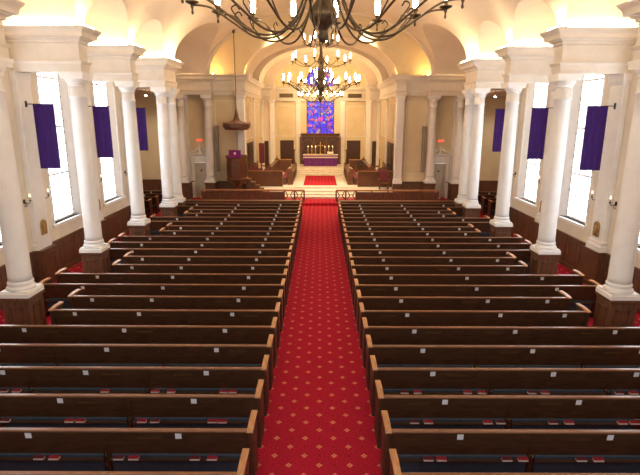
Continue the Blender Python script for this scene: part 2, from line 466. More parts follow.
# front wall with chancel arch (upper lunette) and door openings
def arch_wall(y0, y1, hx, zs, a, b, ztop, name, m, zbot=0, doors=()):
    mb = MB()
    prof = [(-hx, ztop), (-hx, zs)]
    prof += [(-a*math.cos(PI*i/48), zs+b*math.sin(PI*i/48)) for i in range(49)]
    prof += [(hx, zs), (hx, ztop)]
    # build as strips
    n = 48
    for i in range(n):
        t0, t1 = PI*i/n, PI*(i+1)/n
        xA, zA, xB, zB2 = -a*math.cos(t0), zs+b*math.sin(t0), -a*math.cos(t1), zs+b*math.sin(t1)
        mb.prismy([(xA, zA), (xB, zB2), (xB, ztop), (xA, ztop)], y0, y1)
    for s in (-1, 1):
        mb.box(s*a, s*hx, y0, y1, zs, ztop)
        e = a
        for d0, d1, dz in doors:
            mb.box(s*e, s*d0, y0, y1, zbot, zs); mb.box(s*d0, s*d1, y0, y1, dz, zs); e = d1
        mb.box(s*e, s*hx, y0, y1, zbot, zs)
    return struct(mb, name, m)
arch_wall(YF, YF+.12, TX, ZT, 4.80, 2.40, 11.9, 'wall_front', 'beige', doors=((7.27, 8.23, 2.30),))
arch_wall(31.7, 31.8, 9.4, ZT, 6.7, 3.56, 12.0, 'trim_%d' % n, 'vault', zbot=ZT-.01); n += 1
arch_wall(38.3, 38.42, 5.6, ZT, 4.5, 2.4, 11.4, 'trim_%d' % n, 'vault', zbot=ZT-.01); n += 1
arch_wall(42.8, 42.95, 5.4, ZT, 3.78, 2.3, 11.4, 'trim_%d' % n, 'vault', zbot=.6); n += 1
# chancel vaults
def barrel(a, b, y0, y1, z=ZT):
    mb = MB(); P = [[(-a*math.cos(t), y, z+b*math.sin(t)) for y in (y0, y1)] for t in [PI*i/60 for i in range(61)]]
    K = 2; fs = [(i*2, i*2+1, i*2+3, i*2+2) for i in range(60)]
    mb.add([p for r in P for p in r], fs, True); return mb
mb = barrel(5.0, 2.6, YF+.1, 38.35)
q = barrel(7.0, 3.85, 31.78, YF+.02); mb.add(q.v, q.f, True)
for q in (barrel(4.72, 2.6, 38.4, 42.85), barrel(3.92, 2.45, 42.93, 45.1)): mb.add(q.v, q.f, True)
struct(mb, 'ceiling_chancel', 'vault')
mb = MB()
for s in (-1, 1):
    # side walls with a dark doorway
    mb.box(s*4.98, s*5.4, YF+.05, 34.2, 0, ZT); mb.box(s*4.98, s*5.4, 38.1, 45.2, 0, ZT); mb.box(s*4.98, s*5.4, 34.2, 38.1, 3.45, ZT)
mb.box(-5.4, 5.4, 45.0, 45.3, 0, 3.7); mb.box(-5.4, -1.2, 45.0, 45.3, 3.7, 11.4); mb.box(1.2, 5.4, 45.0, 45.3, 3.7, 11.4)
mb.box(-1.2, 1.2, 45.0, 45.3, 9.3, 11.4)
struct(mb, 'wall_chancel', 'beige')

# pilasters of the front wall and the chancel (white)
def pil(mb, x0, x1, y0, y1, zb, zt=ZB, o=(1, 1, 1, 0)):
    mb.loft(x0, x1, y0, y1, [(zb, .05), (zb+.15, .05), (zb+.18, .03), (zb+.26, .03), (zb+.30, 0), (zt-.6, 0), (zt-.6, .02), (zt-.55, .02), (zt-.55, 0), (zt-.22, 0), (zt-.18, .03), (zt, .06)], *o)
mb = MB()
for s in (-1, 1):
    def P(x0, x1, y0, y1, zb, **k):
        a, b = sorted((s*x0, s*x1)); pil(mb, a, b, y0, y1, zb, **k)
    P(4.80, 5.25, 32.35, YF+.02, 1.0)
    P(8.45, 9.0, 32.5, YF+.02, 1.1)
    P(6.88, 7.18, 32.55, YF+.02, 1.1)
    for y in (33.5,): P(4.9, 5.0, y-.25, y+.25, .65, o=(1, 1, 1, 1))
    for y in (38.4,): P(4.9, 5.0, y-.25, y+.25, .65, o=(1, 1, 1, 1))
    P(3.84, 4.2, 42.65, 43.1, .65, o=(1, 1, 1, 1))
    P(4.72, 4.95, 42.7, 43.1, .65, o=(1, 1, 1, 1))
    P(1.75, 2.12, 44.85, 45.02, .65)
struct(mb, 'trim_%d' % n, 'white'); n += 1
# picture-moulding panels on the beige walls
mb = MB()
def panel(x0, x1, y, z0, z1, t=.04):
    mb.box(x0, x1, y-.025, y, z0, z0+t); mb.box(x0, x1, y-.025, y, z1-t, z1); mb.box(x0, x0+t, y-.025, y, z0, z1); mb.box(x1-t, x1, y-.025, y, z0, z1)
for s in (-1, 1):
    a, b = sorted((s*5.45, s*6.7)); panel(a, b, YF, 1.6, 6.2)
    a, b = sorted((s*2.3, s*3.9)); panel(a, b, 45.0, 3.5, 6.1)
for s in (-1, 1):
    for y0, y1 in ((34.0, 35.5), (35.7, 37.3), (38.95, 39.8), (40.6, 41.6)):
        x = s*4.98; x2 = s*4.955
        for ya, yb, za, zb in ((y0, y1, 3.7, 3.74), (y0, y1, 6.1, 6.14), (y0, y0+.04, 3.7, 6.14), (y1-.04, y1, 3.7, 6.14)): mb.box(x, x2, ya, yb, za, zb)
struct(mb, 'trim_%d' % n, 'white'); n += 1
# dark wainscot of the front wall
mb = MB()
for s in (-1, 1):
    for x0, x1 in ((5.15, 7.27), (8.23, 9.2)):
        mb.box(s*x0, s*x1, YF-.05, YF+.01, .0, 1.08); mb.box(s*x0, s*x1, YF-.09, YF+.01, 1.04, 1.1)
    mb.box(s*4.72, s*5.3, 32.28, YF, 0, 1.0)
    mb.box(s*8.4, s*9.05, 32.45, YF, 0, 1.1)
struct(mb, 'baseboard_front', 'panelwood')

# doors of the front wall
dn = 1
for s in (-1, 1):
    d = MB(); xc = s*7.75
    d.box(xc-.455, xc+.455, YF+.02, YF+.07, .0, 2.27)
    for z0, z1 in ((.25, 1.0), (1.2, 2.05)):
        for xx in (-.34, .04):
            d.box(xc+xx, xc+xx+.3, YF+.005, YF+.02, z0, z0+.03); d.box(xc+xx, xc+xx+.3, YF+.005, YF+.02, z1-.03, z1)
            d.box(xc+xx, xc+xx+.03, YF+.005, YF+.02, z0, z1); d.box(xc+xx+.27, xc+xx+.3, YF+.005, YF+.02, z0, z1)
    door = struct(d, 'door_%d' % dn, 'doorpaint'); dn += 1
    h = MB(); h.box(xc-s*.02-.02+s*.36*-1, xc-s*.36+.03, YF-.04, YF+.02, .95, 1.3); h.build('door_handle', 'iron', door)
    h = MB(); h.lathe([(.05, 0), (.06, .01), (.05, .02)], 0, 0, 12); o = h.build('peephole_plate', 'iron', door, (xc-.02, YF+.02, 1.78)); o.rotation_euler.x = PI/2
    c = MB()
    c.box(xc-.64, xc-.48, YF-.08, YF+.02, 0, 2.3); c.box(xc+.48, xc+.64, YF-.08, YF+.02, 0, 2.3)
    c.box(xc-.64, xc+.64, YF-.08, YF+.02, 2.3, 2.46); c.box(xc-.66, xc+.66, YF-.10, YF+.02, 2.46, 2.74)
    c.loft(xc-.68, xc+.68, YF-.12, YF+.02, [(2.74, 0), (2.78, .04), (2.84, .08), (2.88, .08)], 1, 1, 1, 0)
    for g in (-1, 1):
        c.prismy([(xc+g*.76, 2.88), (xc+g*.76, 2.94), (xc+g*.18, 3.2), (xc+g*.12, 3.16), (xc+g*.2, 3.08)][::g], YF-.14, YF+.01)
    c.build('door_surround', 'white', door)
    f = MB(); f.lathe([(.04, 3.0), (.09, 3.05), (.10, 3.1), (.05, 3.18), (.03, 3.24), (.045, 3.28), (.01, 3.36)], xc, YF-.08, 12)
    f.box(xc-.08, xc+.08, YF-.14, YF, 2.88, 3.02)
    f.build('finial', 'white', door)
# dark doorways of the chancel
def dark_door(x0, x1, y0, y1, z0, z1, facing):
    global dn
    d = MB(); d.box(x0, x1, y0, y1, z0, z1)
    if facing == 'y':
        w_ = x1-x0
        for a in (.08, .54):
            for za, zb in ((.15, .45), (.52, .92)):
                d.box(x0+w_*a, x0+w_*(a+.38), y0-.02, y0, z0+(z1-z0)*za, z0+(z1-z0)*zb)
    else:
        w_ = y1-y0; g = -1 if x0 > 0 else 1
        xf = x0 if x0 > 0 else x1
        for a in (.06, .29, .53, .76):
            for za, zb in ((.1, .45), (.52, .92)):
                d.box(xf, xf+g*.02, y0+w_*a, y0+w_*(a+.18), z0+(z1-z0)*za, z0+(z1-z0)*zb)
    struct(d, 'door_%d' % dn, 'darkwood'); dn += 1
for s in (-1, 1):
    a, b = sorted((s*5.02, s*5.08)); dark_door(a, b, 34.2, 38.1, .65, 3.45, 'x')
    a, b = sorted((s*2.35, s*3.55)); dark_door(a, b, 44.93, 45.0, .65, 3.15, 'y')
    a, b = sorted((s*4.36, s*4.7)); dark_door(a, b, 42.74, 42.8, .65, 3.2, 'y')

# ------------------------------------------------------------------ columns
def col_meshes():
    p = MB(); hw = .31
    p.loft(-hw, hw, -hw, hw, [(0, .03), (.16, .03), (.18, 0), (1.0, 0), (1.02, .03), (1.05, .04), (1.10, .04)])
    for rot in range(4):
        def q(x0, x1, z0, z1, d0, d1):
            if rot % 2 == 0: p.box(x0, x1, (-hw-d1) if rot == 0 else hw, -hw if rot == 0 else hw+d1, z0, z1)
            else: p.box((-hw-d1) if rot == 1 else hw, -hw if rot == 1 else hw+d1, x0, x1, z0, z1)
        for x0, x1, z0, z1 in ((-.17, .17, .30, .34), (-.17, .17, .82, .86), (-.17, -.13, .3, .86), (.13, .17, .3, .86)): q(x0, x1, z0, z1, 0, .022)
    ped = p.mesh('pedestal', 'panelwood')
    b = MB(); b.loft(-.325, .325, -.325, .325, [(1.10, .02), (1.20, .02), (1.22, 0), (1.25, 0)])
    b.lathe([(.31, 1.24), (.322, 1.27), (.318, 1.31), (.29, 1.33), (.28, 1.35), (.285, 1.38), (.292, 1.40), (.285, 1.43), (.27, 1.46)], n=36)
    base = b.mesh('column_base', 'white')
    s = MB(); s.lathe([(.265, 1.45), (.257, 1.6), (.255, 3.0), (.246, 4.2), (.232, 5.3), (.225, 5.78), (.243, 5.79), (.243, 5.84), (.227, 5.85), (.225, 6.13)], n=36)
    sh = s.mesh('shaft', 'white')
    c = MB(); c.lathe([(.232, 6.12), (.25, 6.14), (.25, 6.17), (.24, 6.18), (.27, 6.22), (.31, 6.27), (.32, 6.31), (.32, 6.32)], n=36)
    c.box(-.33, .33, -.33, .33, 6.32, 6.42); c.box(-.35, .35, -.35, .35, 6.42, ZB)
    return ped, base, sh, c.mesh('capital', 'white')
CM = col_meshes()
def column(x, y, label, group='white columns carrying the nave entablature'):
    t = thing('column', label, 'column', (x, y, 0), 0, group)
    for nm, me in zip(('pedestal', 'column_base', 'shaft', 'capital'), CM): inst(nm, me, t)
    return t
for s in (-1, 1):
    w_ = side_word(s)
    for k, y in enumerate(YC):
        column(s*CX, y, 'round white column on a brown panelled pedestal, %s from the balcony on the %s' % (ORD[k], w_))
    column(s*(CX-.05), Y5, 'white column close behind the fourth column on the %s side' % w_)
    column(s*7.05, 32.2, 'white column by the %s pedimented door, on its aisle side' % w_, 'white columns at the front wall')
    column(s*8.7, 32.0, 'white column by the %s pedimented door, on its outer side' % w_, 'white columns at the front wall')

# ------------------------------------------------------------------ cove lights
def cove(x0, x1, y0, y1, z, label, m='cove', group='warm cove lights above the cornices'):
    d = MB(); d.box(x0, x1, y0, y1, z, z+.03)
    t = d.build('cove_light', 'white'); tag(t, label, 'light', group)
    e = MB(); a = .02; e.box(x0+a, x1-a, y0+a, y1-a, z+.03, z+.055); e.build('lamp_tube', m, t)
ci = 0
for s in (-1, 1):
    for k, (y0, y1) in enumerate(BLK):
        if k == 0: continue
        nm = 'the %s ceiling block on the %s' % (('nearest', ORD[1], ORD[2], ORD[3], 'last')[k-1], side_word(s))
        a, b = sorted((s*6.95, s*8.9))
        cove(a, b, y1+.06, y1+.14, ZT, 'hidden warm tube glowing along the far edge of '+nm)
        cove(a, b, y0-.14, y0-.06, ZT, 'hidden warm tube glowing along the near edge of '+nm)
        a, b = sorted((s*6.64, s*6.76))
        cove(a, b, y0-.1, y1+.1, ZT, 'hidden warm tube glowing at the nave end of '+nm, 'covenave')
for s in (-1, 1):
    a, b = sorted((s*6.55, s*6.67)); cove(a, b, 32.1, 32.6, ZT, 'amber tube on the ledge beside the chancel arch, %s' % side_word(s), 'covechancel')
    a, b = sorted((s*7.1, s*8.8)); cove(a, b, 31.64, 31.69, ZT, 'warm tube on the ledge over the %s pedimented door' % side_word(s))
    for nm, x, y0 in (('first', 4.70, YF+.9), ('second', 4.62, 39.4), ('third', 3.86, 43.4)):
        a, b = sorted((s*x, s*(x+.08))); cove(a, b, y0, y0+.6, ZT, 'amber tube behind the %s chancel arch on the %s' % (nm, side_word(s)), 'covechancel')

# ------------------------------------------------------------------ pews
ROW0, STEP = 5.38, .90
XA, XLONG, XSHORT = .985, 7.42, 6.18
SHORT = {2, 3, 6, 7, 10, 11, 15, 16, 19, 20}
NROW = 23
_cache = {}
def cached(key, fn):
    if key not in _cache: _cache[key] = fn()
    return _cache[key]
def pew_parts(L):
    h = L/2-.03
    def back():
        b = MB()
        b.prismx([(.0, .92), (.035, .92), (.085, .52), (.05, .52)], -h, h)
        return b.mesh('back_panel', 'darkwood')
    def stiles():
        return None
    def rail():
        b = MB(); b.prismx([(-.022, .918), (-.025, .94), (-.015, .95), (.04, .95), (.052, .94), (.05, .918)], -h, h); return b.mesh('top_rail', 'railwood')
    def seat():
        b = MB(); b.prismx([(.06, .40), (.06, .45), (.5, .46), (.52, .45), (.52, .42), (.5, .41)], -h, h)
        return b.mesh('seat', 'darkwood')
    return [('back_panel', cached(('b', L), back)), ('top_rail', cached(('r', L), rail)), ('seat', cached(('s', L), seat))]
def end_mesh():
    b = MB()
    pr = [(-.02, 0), (.50, 0), (.50, .08), (.46, .12), (.44, .40), (.47, .62), (.465, .93), (.2, .945), (-.03, .935), (-.01, .5), (0, .12)]
    b.prismx(pr, -.03, .03)
    b.prismx([(.06, .2), (.38, .2), (.38, .8), (.06, .8)], -.037, .037)
    return b.mesh('end_panel', 'darkwood')
def cap_mesh():
    b = MB()
    b.prismx([(-.05, .93), (.2, .945), (.475, .93), (.49, .945), (.475, .967), (.2, .983), (-.04, .965), (-.055, .945)], -.045, .045)
    return b.mesh('end_cap', 'capwood')
ENDM, CAPM = end_mesh(), cap_mesh()
cb = MB(); cb.box(-.045, .045, -.006, 0, -.045, .045); CARDM = cb.mesh('number_card', 'card')
cb = MB(); cb.box(-.17, .17, -.003, 0, -.022, .022); PLATEM = cb.mesh('name_plate', 'plate')
def mullion():
    b = MB(); b.prismx([(-.008, .915), (.012, .915), (.062, .52), (.042, .52)], -.03, .03); b.box(-.03, .03, .05, .44, 0, .5); return b.mesh('support', 'darkwood')
MUL = mullion()
def kneeler(wd):
    def f():
        b = MB(); b.loft(-wd/2, wd/2, .035, .085, [(.10, -.01), (.12, 0), (.50, 0), (.52, -.01)]); return b.mesh('kneeler', 'pad')
    return cached(('k', round(wd, 2)), f)
def rack(wd):
    def f():
        b = MB(); b.box(-wd/2, wd/2, -.03, .035, .452, .464); return b.mesh('book_shelf', 'darkwood')
    return cached(('sh', round(wd, 2)), f)
def pew(s, i, y, xa, xb, label, group, cards=None, detail=True):
    L = xb-xa; xc = s*(xa+xb)/2
    t = thing('pew', label, 'pew', (xc, y, 0), 0, group)
    for nm, me in pew_parts(round(L, 3)): inst(nm, me, t)
    for g in (-1, 1):
        e = inst('end_panel', ENDM, t, (g*(L/2), 0, 0)); inst('end_cap', CAPM, e)
    ms = [x for x in (3.08, 5.2) if xa < x < xb-.3]
    for x in ms: inst('support', MUL, t, (s*x-xc, 0, 0))
    eds = [xa+.06]+ms+[xb-.06]
    for a, b in zip(eds[:-1], eds[1:]):
        if b-a > .4:
            inst('kneeler', kneeler(b-a-.12), t, (s*(a+b)/2-xc, 0, 0)); inst('book_shelf', rack(b-a-.10), t, (s*(a+b)/2-xc, 0, 0))
    for x in cards or []:
        if xa < x < xb: 
            c = inst('number_card', CARDM, t, (s*x-xc, .004, .845)); c.rotation_euler.x = .125
    if detail:
        pz = [2.02+.42*(1 if i % 2 else -1)*1.0]
        for x in (pz[0], 4.18-.45, 5.75):
            if xa+.3 < x < xb-.3 and (i*7+int(x*3)+(s > 0)) % 3 != 0:
                c = inst('name_plate', PLATEM, t, (s*x-xc, .0055, .81)); c.rotation_euler.x = .125
    return t
for s in (-1, 1):
    w_ = side_word(s)
    for i in range(NROW):
        y = ROW0+STEP*i; short = i in SHORT
        cards = (2.02, 4.17, 5.65 if short else 6.3)
        rowname = 'nearest' if i == 0 else ('farthest' if i == NROW-1 else ORD[i])
        lb = ('%s dark wooden pew row %s of the aisle' % (rowname, w_)) if i in (0, NROW-1) else '%s dark wooden pew from the camera, %s of the aisle' % (rowname, w_)
        if short: lb += ', shorter beside a column pedestal'
        pew(s, i, y, XA, XSHORT if short else XLONG, lb, 'dark wooden pews in the nave', cards)
    for k in range(4):
        y = 25.9+k*1.15
        pew(s, k, y, 9.0, 12.6, '%s dark pew in the side recess beyond the columns, %s' % (ORD[k], w_), 'pews in the side recesses', (10.0, 11.6), False)
# front screens before the first pew
for s in (-1, 1):
    y = ROW0+STEP*NROW+.35
    t = thing('pew_screen', 'reddish wooden screen in front of the farthest pew, %s of the aisle' % side_word(s), 'screen', (s*4.2, y, 0), 0, 'reddish front screens')
    L = 6.44
    b = MB(); b.box(-L/2, L/2, 0, .04, 0, .84)
    for k in range(7):
        a = -L/2+.1+k*.9; c = a+.8
        for z0, z1 in ((.12, .16), (.70, .74)): b.box(a, c, -.015, 0, z0, z1)
        b.box(a, a+.04, -.015, 0, .12, .74); b.box(c-.04, c, -.015, 0, .12, .74)
    b.build('panel', 'midwood', t)
    b = MB(); b.prismx([(-.16, .84), (-.16, .87), (.06, .91), (.08, .88), (.06, .84)], -L/2, L/2); b.build('book_ledge', 'midwood', t)
    for g in (-1, 1):
        b = MB(); b.box(g*L/2-.03, g*L/2+.03, -.14, .06, 0, .92); b.build('end_panel', 'midwood', t)

# ------------------------------------------------------------------ hymnals on the pew shelves
def book_mesh(w_, m):
    b = MB(); b.box(-w_/2, w_/2, -.07, .0, 0, .004); b.box(-w_/2, w_/2, -.07, .0, .034, .038); b.box(-w_/2, w_/2, -.004, 0, 0, .038); return b.mesh('hymnal', m)
def pages_mesh(w_):
    b = MB(); b.box(-w_/2+.004, w_/2-.004, -.067, -.004, .004, .034); return b.mesh('page_block', 'page')
BK = {c: book_mesh(.15, c) for c in ('hymnalred', 'hymnaldark')}; PG = pages_mesh(.15)
def hymnal(px, row, colr, label):
    y = ROW0+STEP*row+.030; z = .465
    d = (y)*math.cos(PITCH)+(H-z)*math.sin(PITCH); x = (px-319.5)*d/500
    o = inst('hymnal', BK[colr], None, (x, y, z)); tag(o, label, 'book', 'hymnals on the pew shelves')
    inst('page_block', PG, o)
R, D = 'hymnalred', 'hymnaldark'
for row, lst in ((1, ((41, D), (56, R), (120, D), (135, R), (196, D), (213, R), (428, D), (441, R), (506, D), (522, R), (580, D), (597, R))),
                 (2, ((7, D), (71, R), (82, R), (143, R), (156, D), (213, R), (223, R), (414, D), (428, R), (487, R), (500, D), (552, D), (568, R), (621, R), (633, R))),
                 (3, ((5, D), (18, R), (106, R), (156, R), (172, R), (224, R), (233, R), (404, D), (417, R), (467, R), (481, R), (531, D), (544, R), (618, D), (632, R)))):
    for s in (-1, 1):
        L_ = sorted([p for p in lst if (p[0]-320)*s > 0], key=lambda p: abs(p[0]-320))
        for k, (px, c) in enumerate(L_):
            hymnal(px, row, c, '%s hymnal from the aisle, behind the %s pew row from the camera, %s side' % (('red ' if c == R else 'maroon ')+ORD[k], ORD[row], side_word(s)))

# ------------------------------------------------------------------ communion rail
for s in (-1, 1):
    Y = 30.35; z0 = .16
    t = thing('communion_rail', 'long wooden communion rail %s of the chancel steps' % side_word(s), 'railing', (s*4.1, Y, z0), 0, 'communion rails')
    L = 6.3; h = L/2
    b = MB(); b.box(-h, h, -.09, .09, .66, .74); b.build('top_rail', 'capwood', t)
    b = MB(); b.box(-h, h, -.10, .10, 0, .05); b.build('foot_rail', 'midwood', t)
    xs = [h-.03, h-.62, h-1.25, h-2.2, h-3.2, h-4.2, h-5.2, -h+.03]
    for x in xs:
        b = MB(); b.box(-.045, .045, -.045, .045, .05, .66); b.build('post', 'midwood', t, (-s*x, 0, 0))
    b = MB(); b.box(-s*(h-1.27), s*h, -.02, .02, .05, .60); b.build('rail_panel', 'panelwood', t)
    for a in (h-.32, h-.95):
        b = MB(); r = .2
        for g in (-1, 1):
            b.tube(smooth_curve([(g*.24, 0, .06), (g*.20, 0, .22), (g*.10, 0, .36), (g*.16, 0, .53), (g*.25, 0, .66)]), .03)
        b.build('scroll', 'midwood', t, (-s*a, 0, 0))

# ------------------------------------------------------------------ pulpit, canopy
t = thing('pulpit', 'tall carved octagonal wooden pulpit left of the chancel', 'pulpit', (-5.2, 31.5, .16))
def octo(mb, prof, n=8, rot=PI/8):
    vs = []; fs = []
    for r, z in prof:
        for k in range(n): a = rot+2*PI*k/n; vs.append((r*math.cos(a), r*math.sin(a), z))
    for i in range(len(prof)-1):
        for k in range(n): fs.append((i*n+k, i*n+(k+1) % n, i*n+n+(k+1) % n, i*n+n+k))
    fs.append(tuple(reversed(range(n)))); fs.append(tuple((len(prof)-1)*n+k for k in range(n)))
    return mb.add(vs, fs)
b = MB(); octo(b, [(.5, 0), (.5, .1), (.28, .2), (.24, .5), (.26, .8), (.45, 1.0), (.66, 1.18)]); b.build('stem', 'midwood', t)
b = MB(); octo(b, [(.66, 1.18), (.72, 1.24), (.72, 1.30), (.66, 1.34), (.66, 2.55), (.72, 2.62), (.75, 2.7), (.70, 2.7), (.70, 2.65)]); b.build('body', 'midwood', t)
for k in range(8):
    a = -PI/2+k*PI/4
    if k in (3, 4, 5): continue
    b = MB(); b.box(-.2, .2, -.02, .02, 1.48, 1.52); b.box(-.2, .2, -.02, .02, 2.2, 2.24); b.box(-.2, -.16, -.02, .02, 1.48, 2.24); b.box(.16, .2, -.02, .02, 1.48, 2.24)
    b.lathe([(.02, 1.6), (.05, 1.75), (.03, 1.9), (.06, 2.0), (.02, 2.12)], n=8)
    rr = .66*math.cos(PI/8)+.005
    o = b.build('carved_panel', 'panelwood', t, (rr*math.cos(a), rr*math.sin(a), 0)); o.rotation_euler.z = a+PI/2
b = MB()
for k in range(6): b.box(.5+k*.26, .5+(k+1)*.26+.02, .15, .85, 0, 1.2-k*.2)
b.build('stair', 'panelwood', t)
b = MB(); b.box(-.26, .26, -.14, .14, 0, .03); b.prismx([(-.15, .03), (.15, .03), (.15, .32), (-.15, .20)], -.27, .27)
lec = b.build('book_rest', 'magenta', t, (0, -.5, 2.7))
b = MB(); b.box(-.37, .37, -.02, 0, -.12, .34); o = b.build('antependium', 'magenta', t, (0, -.74, 2.74))
e = MB(); e.lathe([(.085, 0), (.085, .008)], n=16); q = e.build('emblem', 'linen', o, (0, -.021, .14)); q.rotation_euler.x = PI/2
t = thing('sounding_board', 'carved wooden pulpit canopy hanging on a long thin rod', 'canopy', (-5.13, 31.45, 0))
b = MB(); octo(b, [(.66, 4.42), (.74, 4.44), (.78, 4.52), (.86, 4.60), (.88, 4.80), (.82, 4.84), (.66, 4.86), (.42, 4.90), (.24, 4.98), (.16, 5.12), (.11, 5.35), (.05, 5.6), (.02, 5.8)]); b.build('canopy', 'panelwood', t)
for k in range(8):
    a = k*PI/4; b = MB(); b.box(-.22, .22, -.02, .03, 4.56, 4.60); b.box(-.22, .22, -.02, .03, 4.74, 4.78); b.lathe([(.01, 4.78), (.04, 4.82), (.02, 4.88), (.005, 4.92)], 0, 0, 6)
    o = b.build('cresting', 'midwood', t, (.79*math.cos(a), .79*math.sin(a), 0)); o.rotation_euler.z = a+PI/2
rodtop = ZT+B0*math.sqrt(1-(5.13/A0)**2)
b = MB(); b.tube([(0, 0, 5.75), (0, 0, rodtop+.05)], .022); b.build('rod', 'bronze', t)
b = MB(); b.lathe([(.03, rodtop-.2), (.08, rodtop-.12), (.09, rodtop+.1)], n=12); b.build('ceiling_plate', 'bronze', t)

# ------------------------------------------------------------------ speakers, exit signs, vents
for s in (-1, 1):
    w_ = side_word(s)
    t = thing('column_speaker', 'slim grey column loudspeaker beside the front column, %s' % w_, 'speaker', (s*6.6, 32.5, 1.75), 0, 'grey column speakers')
    b = MB(); b.box(-.09, .09, -.1, .12, 0, 2.9); b.build('cabinet', 'grey', t)
    b = MB(); b.box(-.07, .07, -.11, -.1, .04, 2.86); b.build('grille', 'grey', t)
    b = MB(); b.box(-.03, .03, .12, .3, .4, .48); b.box(-.03, .03, .12, .3, 2.4, 2.48); b.build('bracket', 'iron', t)
    t = thing('exit_sign', 'lit red EXIT sign above the %s pedimented door' % w_, 'sign', (s*7.75, YF-.05, 3.72), 0, 'exit signs')
    b = MB(); b.box(-.2, .2, -.05, .04, -.1, .1); b.build('housing', 'exitbox', t)
    cu = bpy.data.curves.new('lettering', 'FONT'); cu.body = 'EXIT'; cu.size = .2; cu.align_x = 'CENTER'; cu.align_y = 'CENTER'; cu.extrude = .006
    cu.materials.append(M['exit']); o_ = bpy.data.objects.new('tmp', cu); C.objects.link(o_); bpy.context.view_layer.update(); me_ = bpy.data.meshes.new_from_object(o_.evaluated_get(bpy.context.evaluated_depsgraph_get())); bpy.data.objects.remove(o_); o = inst('lettering', me_); o.parent = t; o.location = (0, -.057, 0); o.rotation_euler.x = PI/2
    t = thing('air_vent', 'slotted air vent high on the back wall, %s of the stained glass' % w_, 'vent', (s*2.95, 44.72, 6.95), 0, 'air vents')
    b = MB(); b.box(-.6, .6, -.02, .03, -.17, .17); b.build('frame', 'vent', t)
    for k in range(5): b = MB(); b.box(-.55, .55, -.035, -.02, -.14+k*.06, -.11+k*.06); b.build('slat', 'iron', t)
    for k, dx in enumerate((0, .5)):
        t = thing('ceiling_spotlight', '%s small ceiling spotlight in the side recess, %s' % (('inner', 'outer')[k], w_), 'light', (s*(8.3+dx*1.3), 26.6, 6.27), 0, 'recess spotlights')
        b = MB(); b.lathe([(.035, .0), (.06, .02), (.06, .12), (.02, .15), (.02, .42)], n=12); b.build('lamp_body', 'grey', t)
        b = MB(); b.lathe([(.05, -.03), (.055, -.01), (.05, .01)], n=12); b.build('lens', 'spot', t)
    t = thing('spotlight_bar', 'thin bar holding two spotlights in the side opening, %s' % w_, 'light fitting', (s*8.3, 26.6, 6.69), 0, 'spotlight bars')
    b = MB(); b.box(-.75, .75 if s > 0 else .75, -.03, .03, 0, .04); b.build('track', 'grey', t)
    b = MB(); b.tube([(0, 0, .04), (0, 0, 3.0)], .012); b.build('drop_rod', 'grey', t)

# ------------------------------------------------------------------ banners, sconces, plaques
for s in (-1, 1):
    w_ = side_word(s)
    for k, y in enumerate(YC[1:]):
        t = thing('banner', 'plain purple hanging banner at the %s window pier on the %s' % (('nearest', 'middle', 'farthest')[k], w_), 'banner', (s*8.26, y-.05, 0), 0, 'purple banners')
        b = MB(); n_ = 14; W2 = .31
        vs = []; zt, zb = 5.60, 3.70
        for r in range(13):
            z = zt+(zb-zt)*r/12
            for c in range(n_+1):
                x = -W2+2*W2*c/n_; yy = .012*math.sin(c*1.3+k)*r/12
                vs.append((x, yy, z))
        K = n_+1; nv = len(vs)
        fs = [(r*K+c, r*K+c+1, (r+1)*K+c+1, (r+1)*K+c) for r in range(12) for c in range(n_)]
        vs2 = [(x, yv+.006, z) for x, yv, z in vs]
        b.add(vs+vs2, fs+[tuple(i+nv for i in reversed(f)) for f in fs]); b.build('cloth', 'purple', t)
        b = MB(); b.tube([(-s*.35, 0, 5.61), (s*.51, 0, 5.61)], .014); b.build('rod', 'iron', t)
        b = MB(); b.box(s*.49, s*.53, -.04, .04, 5.52, 5.70); b.build('wall_bracket', 'iron', t)
    for k, y in enumerate(YC[:]):
        for g in (-1, 1):
            if k == 0 and g < 0: continue
            t = thing('wall_sconce', 'small wall candle sconce on the %s window pier on the %s, its %s side' % (('first', 'second', 'third', 'fourth')[k], w_, 'near' if g < 0 else 'far'), 'sconce', (s*(WX-.005 if True else 0), y+g*.52, 2.75), 0, 'wall sconces')
            t.scale = (.8, .8, .8)
            b = MB(); b.lathe([(.045, -.08), (.05, 0), (.045, .08)], 0, 0, 10); b.build('back_plate', 'iron', t)
            b = MB(); b.tube(smooth_curve([(-s*.02, 0, 0), (-s*.10, 0, -.07), (-s*.20, 0, -.05), (-s*.24, 0, .03)]), .013)
            b.tube(smooth_curve([(-s*.03, 0, -.05), (-s*.08, 0, -.14), (-s*.03, 0, -.2), (0, 0, -.14)]), .01); b.build('arm', 'iron', t)
            b = MB(); b.lathe([(.02, .02), (.045, .04), (.05, .055)], -s*.24, 0, 10); b.lathe([(.015, .05), (.015, .17)], -s*.24, 0, 8); b.build('candle_cup', 'iron', t)
            b = MB(); b.lathe([(.012, .17), (.028, .21), (.026, .25), (.004, .31)], -s*.24, 0, 8); b.build('bulb', 'sconcebulb', t)
        if True:
            t = thing('relief_plaque', 'small arched gilt relief plaque on the %s window pier on the %s' % (('first', 'second', 'third', 'fourth')[k], w_), 'plaque', (s*(WX-.18), y, 1.62), 0, 'gilt relief plaques')
            b = MB(); pr = [(-.15, 0), (.15, 0), (.15, .32)]+[(.15*math.cos(a), .32+.15*math.sin(a)) for a in [PI*q/10 for q in range(1, 10)]]+[(-.15, .32)]
            b.prismx(pr, -s*.05, 0); b.build('frame', 'gilt', t)
            b = MB(); b.lathe([(.03, .08), (.05, .16), (.03, .26), (.035, .30), (.01, .36)], -s*.05, 0, 8); b.build('figure', 'brass', t)

